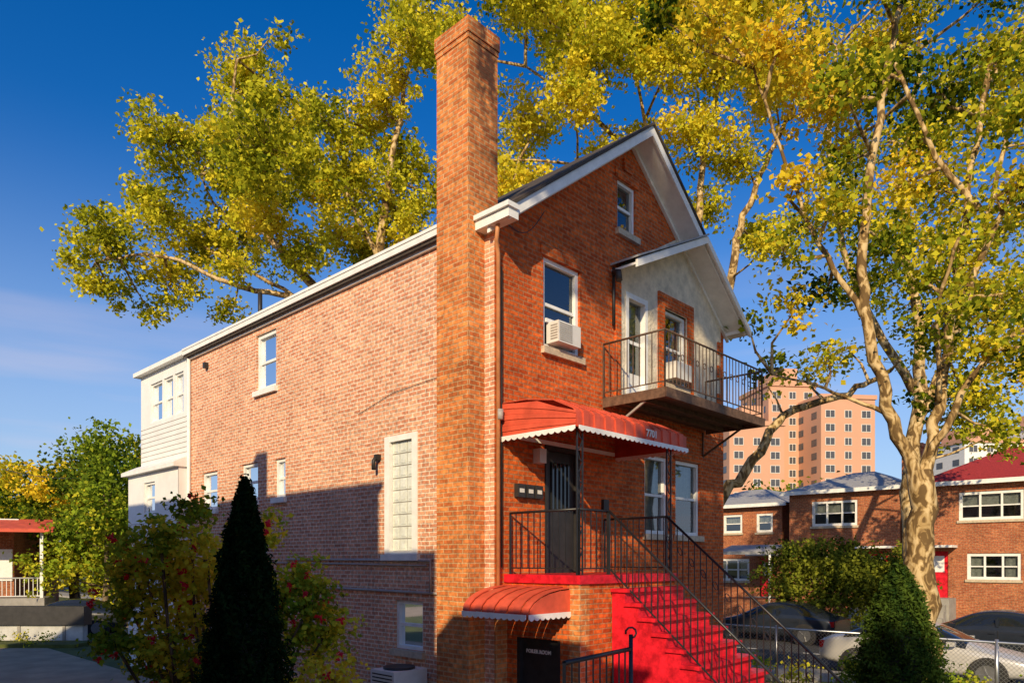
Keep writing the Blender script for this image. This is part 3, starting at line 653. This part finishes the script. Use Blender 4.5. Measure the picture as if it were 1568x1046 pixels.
# ---------------------------------------------------------------- FOLIAGE
def leafmesh(name,parent,C,leaf,mat,rng,t,upb=.1,asp=.75):
    n=len(C)
    nr=rng.normal(size=(n,3)); nr[:,2]=np.abs(nr[:,2])+upb; nr/=np.linalg.norm(nr,axis=1)[:,None]
    r2=rng.normal(size=(n,3)); a=np.cross(nr,r2); a/=np.linalg.norm(a,axis=1)[:,None]; b=np.cross(nr,a)
    L=(leaf*(.6+.8*rng.random(n)))[:,None]
    a*=L*.5; b*=L*.5*asp
    fold=nr*L*.12
    V=np.stack([C-a,C-a*.1+b+fold,C+a,C-a*.1-b+fold],axis=1).reshape(-1,3)
    me=bpy.data.meshes.new(name); me.vertices.add(4*n); me.vertices.foreach_set('co',V.ravel().astype(np.float32))
    me.loops.add(4*n); me.loops.foreach_set('vertex_index',np.arange(4*n,dtype=np.int32)); me.polygons.add(n)
    me.polygons.foreach_set('loop_start',np.arange(0,4*n,4,dtype=np.int32)); me.polygons.foreach_set('loop_total',np.full(n,4,dtype=np.int32))
    at=me.attributes.new('t','FLOAT','FACE'); at.data.foreach_set('value',np.clip(t,0,1).astype(np.float32))
    me.materials.append(M[mat]); me.update(calc_edges=True); me.validate()
    ob=bpy.data.objects.new(name,me); COL.objects.link(ob); ob.parent=parent; return ob
def crown(name,parent,clumps,leaf,mat,seed,dens=14,per=26,spread=.28,tb=.6,tv=.2,twig=None,flat=.8,limbs=None,shell=.45,barkm='bark',ext=0):
    rng=np.random.default_rng(seed); CC=[];T=[]; tw=MB()
    for (x,y,z,r) in clumps:
        ns=max(3,int(dens*r**2)); ct=tb+rng.normal()*tv
        d=rng.normal(size=(ns,3)); d/=np.linalg.norm(d,axis=1)[:,None]; rr=rng.random(ns)**shell
        S=np.array([x,y,z])+d*(rr*r)[:,None]*np.array([1.05,1.05,flat])*(.75+.5*rng.random(ns))[:,None]
        if limbs is not None and len(limbs):
            LP=limbs; i=np.argmin(np.sum((LP-np.array([x,y,z-r*.6]))**2,axis=1)); p=LP[i]
            q=np.array([x,y,z]); mid=(p+q)/2+np.array([rng.normal()*.15,rng.normal()*.15,-.1*np.linalg.norm(q-p)+.1])
            rb=.02+.018*r
            tw.tube([p,mid,q],[rb*1.5,rb,rb*.5],barkm,5,cap=False)
        for s in S:
            st=ct+rng.normal()*.14
            m=int(per*(.4+1.2*rng.random()))
            P=s+rng.normal(size=(m,3))*spread*np.array([1,1,.65])*(.7+.6*rng.random())
            CC.append(P); T.append(np.full(m,st)+rng.normal(size=m)*.12)
            if twig and rng.random()<.5:
                c=np.array([x,y,z]); mid=(c*.45+s*.55)+rng.normal(size=3)*.08*r; tw.tube([c,mid,s],[twig,twig*.7,twig*.35],barkm,3,cap=False)
    if twig or limbs is not None: tw.build('twigs',parent)
    leafmesh(name,parent,np.concatenate(CC),leaf,mat,rng,np.concatenate(T))
def smooth(pts,k=6):
    out=[]
    P=[np.array(p,float) for p in pts]; P=[2*P[0]-P[1]]+P+[2*P[-1]-P[-2]]
    for i in range(1,len(P)-2):
        for j in range(k):
            t=j/k; out.append(.5*((2*P[i])+(-P[i-1]+P[i+1])*t+(2*P[i-1]-5*P[i]+4*P[i+1]-P[i+2])*t*t+(-P[i-1]+3*P[i]-3*P[i+1]+P[i+2])*t**3))
    out.append(P[-2]); return out
def tree(name,limbs,clumps,mat,leaf,seed,barkm='bark',yj=1.5,Y=0,raw=False,loc=(0,0,0),rz=0,**k):
    E=empty(name,loc,rz); rng=np.random.default_rng(seed+100); mb=MB(); LP=[]
    for (pts,r0,r1) in limbs:
        P=smooth(pts); n=len(P)
        P=[p+rng.normal(size=3)*min(.06,r0*.2) for p in P]
        mb.tube(P,[r0+(r1-r0)*(i/(n-1))**.8 for i in range(n)],barkm,10 if r0>.12 else 6); LP+=P[n//4:]
    mb.build('trunk',E)
    cl=clumps if raw else [(x,Y+rng.normal()*yj,z,r) for x,z,r in clumps]
    crown('foliage',E,cl,leaf,mat,seed,limbs=np.array(LP),barkm=barkm,**k)
    return E
def y_(Y,pts,dy=0): 
    n=len(pts); return [(x,Y+dy*i/(n-1),z) for i,(x,z) in enumerate(pts)]
A=[(-9.8,20.5,1.5),(-10.7,18.7,1.6),(-8.6,18.9,1.5),(-11.7,17.2,1.4),(-9.1,16.5,1.8),(-12.8,15.4,1.4),(-10.7,14.9,1.7),(-14.2,14.1,1.2),(-12.6,13.2,1.2),(-15,12.8,.9),(-10.9,12.5,.6),(-7.6,15.6,1.7),(-5.8,16.8,1.5),(-4.3,15.8,1.4),(-5.6,19.1,.9),(-4.6,19.4,1.2),(-3.4,20.8,1.3),(-4.1,17.7,1.2),(-3.4,22.4,1.3),(-7.2,13.5,1.0),(-8.3,14.2,1.1),(-5.3,14.4,.9),(-9.3,12.8,.6),(-9.6,21.8,.6),(-8.1,20.7,.7),(-15.8,13.6,.5),(-13.5,16.3,.6),(-3.2,14.5,1.2),(-2.2,17,1.4),(-7.2,17.6,1.2),(-6.2,14.8,1.1),(-11.9,18.6,.5),(-14.6,15.3,.5),(-8.3,21.4,.4),(-13.6,12.2,.5),(-9.9,17.6,1.3),(-6.4,18.0,.9)]
tree('added_shade_tree',[(y_(26,[(-4.2,0),(-4.6,6),(-5,9.5)]),.5,.36),(y_(26,[(-5,9.5),(-6.8,12.3),(-8.7,14.6),(-9.8,17),(-9.7,20.3)],-.8),.24,.04),(y_(26,[(-6.8,12.3),(-9.6,12.6),(-12.2,13.6),(-14.4,13.3)],-1),.13,.03),
 (y_(26,[(-5,9.5),(-4.7,14),(-4.2,18),(-3.4,22.4)]),.24,.05),(y_(26,[(-8.7,14.6),(-10.6,15.6),(-11.6,17.2)],.8),.1,.03),(y_(26,[(-4.7,13.5),(-6,16.5),(-5.8,19)],-.4),.12,.03),(y_(26,[(-6,11.5),(-8,12.6),(-10.5,14),(-12.6,15.3)],1),.11,.03)],
 A,'leafgold',.15,1,Y=26,dens=27,per=52,spread=.23,tb=.52,tv=.12,twig=.018,shell=.5)
B=[(-2.1,23.9,1.4),(.2,23.2,1.7),(2.2,23.7,1.9),(.7,20.9,1.5),(2.9,21.4,1.8),(4.5,22.6,1.8),(5.1,19.9,1.3),(2.2,19.6,1.3),(.2,19.1,1.1),(6.5,23.4,1.8),(7.8,21.4,1.7),(6.8,18.8,1.4),(8.8,23.7,1.8),(-1.6,21.9,1.1),(7.5,16.6,.9),(8.9,18.3,1.0),(.4,25.2,1.9),(4.2,25.2,1.9),(7.5,25.2,1.9),(-1.5,18.5,1.0),(9.2,14.4,.7),(10.2,16.4,.9),(3.6,18.3,1.1),(-.5,16.5,1.2),(1.2,17.3,1.2),(10.8,22.5,1.4),(11.8,20,1.1),(9.8,20.5,1.2),(5.8,21.2,1.4)]
tree('added_shade_tree',[(y_(28,[(6.5,0),(7,6),(7.4,10)]),.5,.36),(y_(28,[(7.4,10),(8.3,12.8),(8.9,15.8),(9.9,18.3),(11.5,21.6)]),.24,.06),(y_(28,[(7.4,10),(7.1,15.5),(7.7,20),(8.5,23.6)],-1),.2,.05),(y_(28,[(7.2,13.5),(5.6,17.5),(3.2,20.6),(.6,22.8)],1),.17,.04),(y_(28,[(5.6,17.5),(4.7,22.5)]),.11,.04),(y_(28,[(3.2,20.6),(2.4,23.5)]),.08,.03),(y_(28,[(5.6,17.3),(2,18.6),(-1.4,19)],1),.1,.03)],
 B,'leafgold',.16,2,Y=28,dens=24,per=50,spread=.25,tb=.56,tv=.12,twig=.018,shell=.5)
C=[(5.7,13.8,1.0),(6.9,13.3,1.0),(6.3,12,.7),(8.4,13.9,1),(9.5,13.2,1),(10.4,13.8,.9),(10.3,11.9,.8),(8.9,12.1,.7),(7.4,11.7,.6),(5.7,10.5,.5),(6.5,10.1,.6),(5.4,9.1,.5),(6.1,8.3,.5),(5.1,8.0,.4),(7,8.9,.6),(8.1,9.7,.6),(8.7,8.7,.8),(9.5,9.5,.9),(10.3,10.4,.9),(9.7,8,.8),(10.4,7,.7),(9.3,7,.7),(8.8,6.3,.4),(8.1,7.5,.5),(6.9,7.3,.4),(5.9,7.3,.35),(9.9,5.9,.5),(7.6,10.5,.5),(9.2,11,.6),(4.2,14.4,.9),(10.9,8.6,.7),(7.4,14.6,.8),(3.2,14.7,.6),(10.9,12.8,.8),(8.0,12.9,.7),(10.2,5.6,.4),(8.4,11.0,.5)]
tree('added_shade_tree',[(y_(15,[(8.6,0),(8.5,2.4),(8.52,4.7)]),.33,.25),(y_(15,[(8.5,4.5),(7.85,6.1),(7.32,8.2),(7.4,10.1),(7.7,12.5),(8.05,14.4)]),.15,.06),(y_(15,[(8.55,4.5),(8.95,6.1),(9.4,8.5),(9.75,10.5),(10.3,13.6)],.6),.15,.05),(y_(15,[(8.65,4.9),(9.5,6.9),(10.9,8.0)],-1),.09,.04),(y_(15,[(9.75,10.2),(8.95,11.4),(8.2,13.5)],.4),.08,.04),(y_(15,[(9.4,8.3),(10,10),(11,11.9)],-.6),.08,.03),(y_(15,[(7.32,8.0),(6.5,9.6),(5.9,11.5),(5.3,13.7)],.8),.07,.025),(y_(15,[(7.95,5.9),(6.9,6.5),(5.7,7.0)],.8),.06,.02),(y_(15,[(8.9,6.2),(8.6,8),(8.7,9.2)],-1),.06,.03)],
 C,'leafmix',.13,3,Y=15.3,yj=1.0,dens=46,per=22,spread=.2,tb=.48,tv=.2,twig=.01,shell=.6)
rng=np.random.default_rng(5)
D=[(9+9.5*rng.random(),7+14.5*rng.random(),.7+.6*rng.random()) for i in range(52)]
D=[d for d in D if not (d[1]<10.5 and d[0]<13.2)]
tree('added_shade_tree',[(y_(24,[(13.5,0),(13.3,6),(13.6,10),(13.0,15),(13.6,20)]),.34,.06),(y_(24,[(13.3,7),(15,11),(16,15),(17,20)]),.18,.05),(y_(24,[(13.4,8.5),(11.5,12),(10.6,16),(10.8,20)]),.16,.05)],D,'leafmix',.16,4,Y=24,dens=15,per=30,spread=.3,tb=.55,tv=.18,twig=.016,shell=.6)
D2=[(8.5,8.3,.7),(9.5,8.8,.7),(7.2,7.9,.4),(10.4,8.2,.6)]
tree('added_shade_tree',[(y_(20,[(5.0,0),(5.3,3.6),(6.5,5.4),(7.6,6.9),(9.3,7.5),(10.4,8.2)]),.22,.06)],D2,'leafmix',.15,6,Y=20,dens=14,per=20,spread=.25,tb=.5,twig=.015)
# unseen tree added behind the viewpoint: crown shaped to shade stoop and gable
S_=[(-13,-11.1,13.2,.9),(-13,-11.8,13.8,1.0),(-13,-11.3,12,1.0),(-13,-12.3,12.6,1.1),(-13,-13.6,8.6,1.1),(-13,-14.4,8.8,1.2),(-13,-14.2,10.4,1.2),(-13,-15.2,9.8,1.4),(-13,-8.9,16.3,.65),(-13,-9.4,16.9,.75),(-13,-10.0,17.7,.85),(-13,-10.7,18.5,.85),(-13,-11.5,19,1.0),(-13,-13,17.5,1.2),(-13,-14,14,1.3)]
tree('added_shade_tree',[([(-13,-13.6,0),(-13,-13.3,7),(-13,-12.4,12),(-13,-11.2,17.5)],.34,.08)],S_,'leafmix',.2,31,raw=True,loc=H.location,rz=TH,dens=34,per=60,spread=.22,tb=.5)
Lc=[(-28.5+14*rng.random(),3+6.0*rng.random(),1.0+.6*rng.random()) for i in range(36)]
tree('background_tree',[(y_(38,[(-23,0),(-23,5),(-22.5,8)]),.3,.06),(y_(38,[(-18,0),(-18,5),(-18.5,8)]),.25,.06)],Lc,'leafmix',.22,8,barkm='dbark',Y=38,dens=18,per=28,spread=.35,tb=.38,twig=None)
Lg=[(-18.3,8.0,1.3),(-17.4,6.6,1.5),(-19,6.4,1.4),(-18,5,1.6),(-19.2,4.2,1.4),(-17.5,3.4,1.5),(-18.3,2,1.5),(-20,2.6,1.2)]
tree('background_tree',[(y_(32,[(-18,0),(-18,5)]),.2,.06)],Lg,'leafgreen',.18,9,barkm='dbark',Y=32,yj=.8,dens=26,per=30,spread=.3,tb=.6,twig=None)
E=empty('distant_trees'); Dt=[(x,60+8*rng.random(),3+5*rng.random(),2.5+rng.random()) for x in np.linspace(-60,70,60)]
crown('foliage',E,Dt,.4,'leafmix',11,dens=4,per=34,spread=.7,tb=.4)
E=empty('rose_bush'); R=[(-4.1,3.1,.45),(-4.5,2.7,.45),(-4.75,2.3,.42),(-3.85,3.45,.28),(-3.95,2.55,.55),(-4.1,2.0,.5),(-4.4,1.6,.4),(-2.5,2.35,.4),(-3.05,3.2,.3),(-2.7,1.9,.5),(-2.3,2.05,.35),(-2.75,2.7,.35),(-3.6,2.9,.4),(-3.6,1.9,.5),(-3.2,2.4,.5),(-4.0,1.2,.5),(-2.9,1.2,.5),(-4.75,2.8,.25),(-4.7,1.9,.3),(-4.3,3.0,.4),(-2.2,1.5,.4)]
rr=[(x,8.8+rng.normal()*.25,z,r) for x,z,r in R]
stem=MB()
for (x,y,z,r) in rr:
    p=smooth([(-3.6+rng.normal()*.25,8.9+rng.normal()*.15,0),((x-3.6)/2+rng.normal()*.1,y,z*.5),(x,y,z)]); stem.tube(p,[.018]*len(p),'dbark',4)
stem.build('stems',E)
crown('foliage',E,rr,.07,'leafgreen',12,dens=200,per=24,spread=.08,tb=.72,tv=.25,twig=.004,barkm='dbark')
fl=np.array([[x+rng.normal()*r*.5,y-r*.6+rng.normal()*.1,z+rng.normal()*r*.45] for (x,y,z,r) in rr for _ in range(3)])
fl=np.concatenate([f+rng.normal(size=(14,3))*.022 for f in fl]); leafmesh('blooms',E,fl,.055,'rose',rng,rng.random(len(fl)))
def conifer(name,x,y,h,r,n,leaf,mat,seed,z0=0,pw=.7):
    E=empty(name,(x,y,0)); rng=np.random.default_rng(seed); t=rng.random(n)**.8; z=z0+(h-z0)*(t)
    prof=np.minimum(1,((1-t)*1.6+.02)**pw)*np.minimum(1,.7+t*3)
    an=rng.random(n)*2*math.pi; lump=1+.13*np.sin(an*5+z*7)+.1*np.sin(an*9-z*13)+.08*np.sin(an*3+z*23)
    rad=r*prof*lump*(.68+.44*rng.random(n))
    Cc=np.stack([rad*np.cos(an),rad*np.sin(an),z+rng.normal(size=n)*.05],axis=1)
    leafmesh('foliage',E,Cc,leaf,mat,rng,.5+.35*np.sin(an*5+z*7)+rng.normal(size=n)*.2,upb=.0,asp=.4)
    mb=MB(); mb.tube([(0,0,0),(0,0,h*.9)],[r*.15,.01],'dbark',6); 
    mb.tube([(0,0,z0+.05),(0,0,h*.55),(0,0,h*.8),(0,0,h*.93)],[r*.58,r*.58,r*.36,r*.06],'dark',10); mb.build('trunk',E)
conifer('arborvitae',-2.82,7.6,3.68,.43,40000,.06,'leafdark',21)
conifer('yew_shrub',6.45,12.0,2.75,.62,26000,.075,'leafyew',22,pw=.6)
E=empty('hedge_bush'); hb=[(10.2+rng.random()*4.2,26+rng.random()*1.5,.8+2.3*rng.random()**.7,.8+.3*rng.random()) for i in range(26)]
crown('foliage',E,hb,.12,'leafhedge',23,dens=30,per=34,spread=.2,tb=.4,tv=.3)
E=empty('low_plants'); lp=[hw(-.3-1.2*rng.random(),1+9*rng.random())[:2]+(.15+.3*rng.random(),.3) for i in range(16)]+[hw(4+5*rng.random(),-6+6*rng.random())[:2]+(.2+.5*rng.random(),.4) for i in range(26)]
lp+=[(-16-9*rng.random(),24.5+.3*rng.normal(),.22,.28) for i in range(22)]
crown('foliage',E,lp,.07,'leafgreen',24,dens=200,per=10,spread=.08,tb=.5,tv=.3)
mb=MB(); mb.tube([(-24+i*1.0,34-.3*i,7.2+.1*i-.03*i*(12-i)) for i in range(13)],.02,'dark',4); mb.build('overhead_cable')

# ---------------------------------------------------------------- LIGHT
SE=math.radians(25); a=math.radians(31)
dR=Vector((.688,.726)); dL=Vector((-.726,.688)); sh_=-(dR*math.cos(a))-(dL*math.sin(a))
ts=Vector((sh_.x*math.cos(SE),sh_.y*math.cos(SE),math.sin(SE)))
sd=bpy.data.lights.new('sun','SUN'); sd.energy=5.0; sd.angle=math.radians(.5); sd.color=(1,.80,.50)
so=bpy.data.objects.new('sun',sd); COL.objects.link(so); so.rotation_euler=ts.to_track_quat('Z','Y').to_euler(); so.location=(-10,-20,30)
w=bpy.data.worlds.new('World'); scn.world=w; w.use_nodes=True; nt=w.node_tree; bg=nt.nodes['Background']
sky=N(nt,'ShaderNodeTexSky',sky_type='NISHITA'); sky.sun_disc=False; sky.sun_elevation=SE; sky.sun_rotation=math.atan2(ts.x,ts.y)%(2*math.pi); sky.altitude=100; sky.air_density=1; sky.dust_density=.5; sky.ozone_density=3
hs=N(nt,'ShaderNodeHueSaturation'); hs.inputs['Hue'].default_value=.512; hs.inputs['Saturation'].default_value=1.4; hs.inputs['Value'].default_value=1.6
nt.links.new(sky.outputs[0],hs.inputs['Color'])
tc=N(nt,'ShaderNodeTexCoord'); sp=N(nt,'ShaderNodeSeparateXYZ'); nt.links.new(tc.outputs['Generated'],sp.inputs[0])
hz=N(nt,'ShaderNodeMapRange',interpolation_type='SMOOTHSTEP'); hz.inputs[1].default_value=0; hz.inputs[2].default_value=.5; hz.inputs[3].default_value=.75; hz.inputs[4].default_value=0; nt.links.new(sp.outputs[2],hz.inputs[0])
mh=N(nt,'ShaderNodeMixRGB'); nt.links.new(hz.outputs[0],mh.inputs[0]); nt.links.new(hs.outputs[0],mh.inputs[1]); mh.inputs[2].default_value=(4.9,6.3,9.0,1)
mp=N(nt,'ShaderNodeMapping'); mp.inputs['Scale'].default_value=(1.5,1.5,14); mp.inputs['Rotation'].default_value=(0,.12,0); nz=N(nt,'ShaderNodeTexNoise'); nz.inputs['Scale'].default_value=1.3; nz.inputs['Detail'].default_value=4
nt.links.new(tc.outputs['Generated'],mp.inputs[0]); nt.links.new(mp.outputs[0],nz.inputs['Vector'])
mr=N(nt,'ShaderNodeMapRange'); mr.inputs[1].default_value=.52; mr.inputs[2].default_value=.8; mr.inputs[3].default_value=0; mr.inputs[4].default_value=.6; nt.links.new(nz.outputs['Fac'],mr.inputs[0])
mr2=N(nt,'ShaderNodeMapRange'); mr2.inputs[1].default_value=.15; mr2.inputs[2].default_value=.38; mr2.inputs[3].default_value=1; mr2.inputs[4].default_value=0; nt.links.new(sp.outputs[2],mr2.inputs[0])
mu=N(nt,'ShaderNodeMath',operation='MULTIPLY'); nt.links.new(mr.outputs[0],mu.inputs[0]); nt.links.new(mr2.outputs[0],mu.inputs[1])
mx=N(nt,'ShaderNodeMixRGB'); nt.links.new(mu.outputs[0],mx.inputs[0]); nt.links.new(mh.outputs[0],mx.inputs[1]); mx.inputs[2].default_value=(8.6,7.4,8.2,1)
nt.links.new(mx.outputs[0],bg.inputs[0]); bg.inputs[1].default_value=.09
# ---------------------------------------------------------------- CAMERA
cd=bpy.data.cameras.new('camera'); cd.sensor_width=36; cd.lens=36*1103/1568; cd.shift_y=335/1568; cd.clip_start=.1; cd.clip_end=3000
co=bpy.data.objects.new('camera',cd); COL.objects.link(co); co.location=(0,0,2.9); co.rotation_euler=(math.pi/2,0,0); scn.camera=co
scn.view_settings.view_transform='Standard'; scn.view_settings.look='None'; scn.view_settings.exposure=0
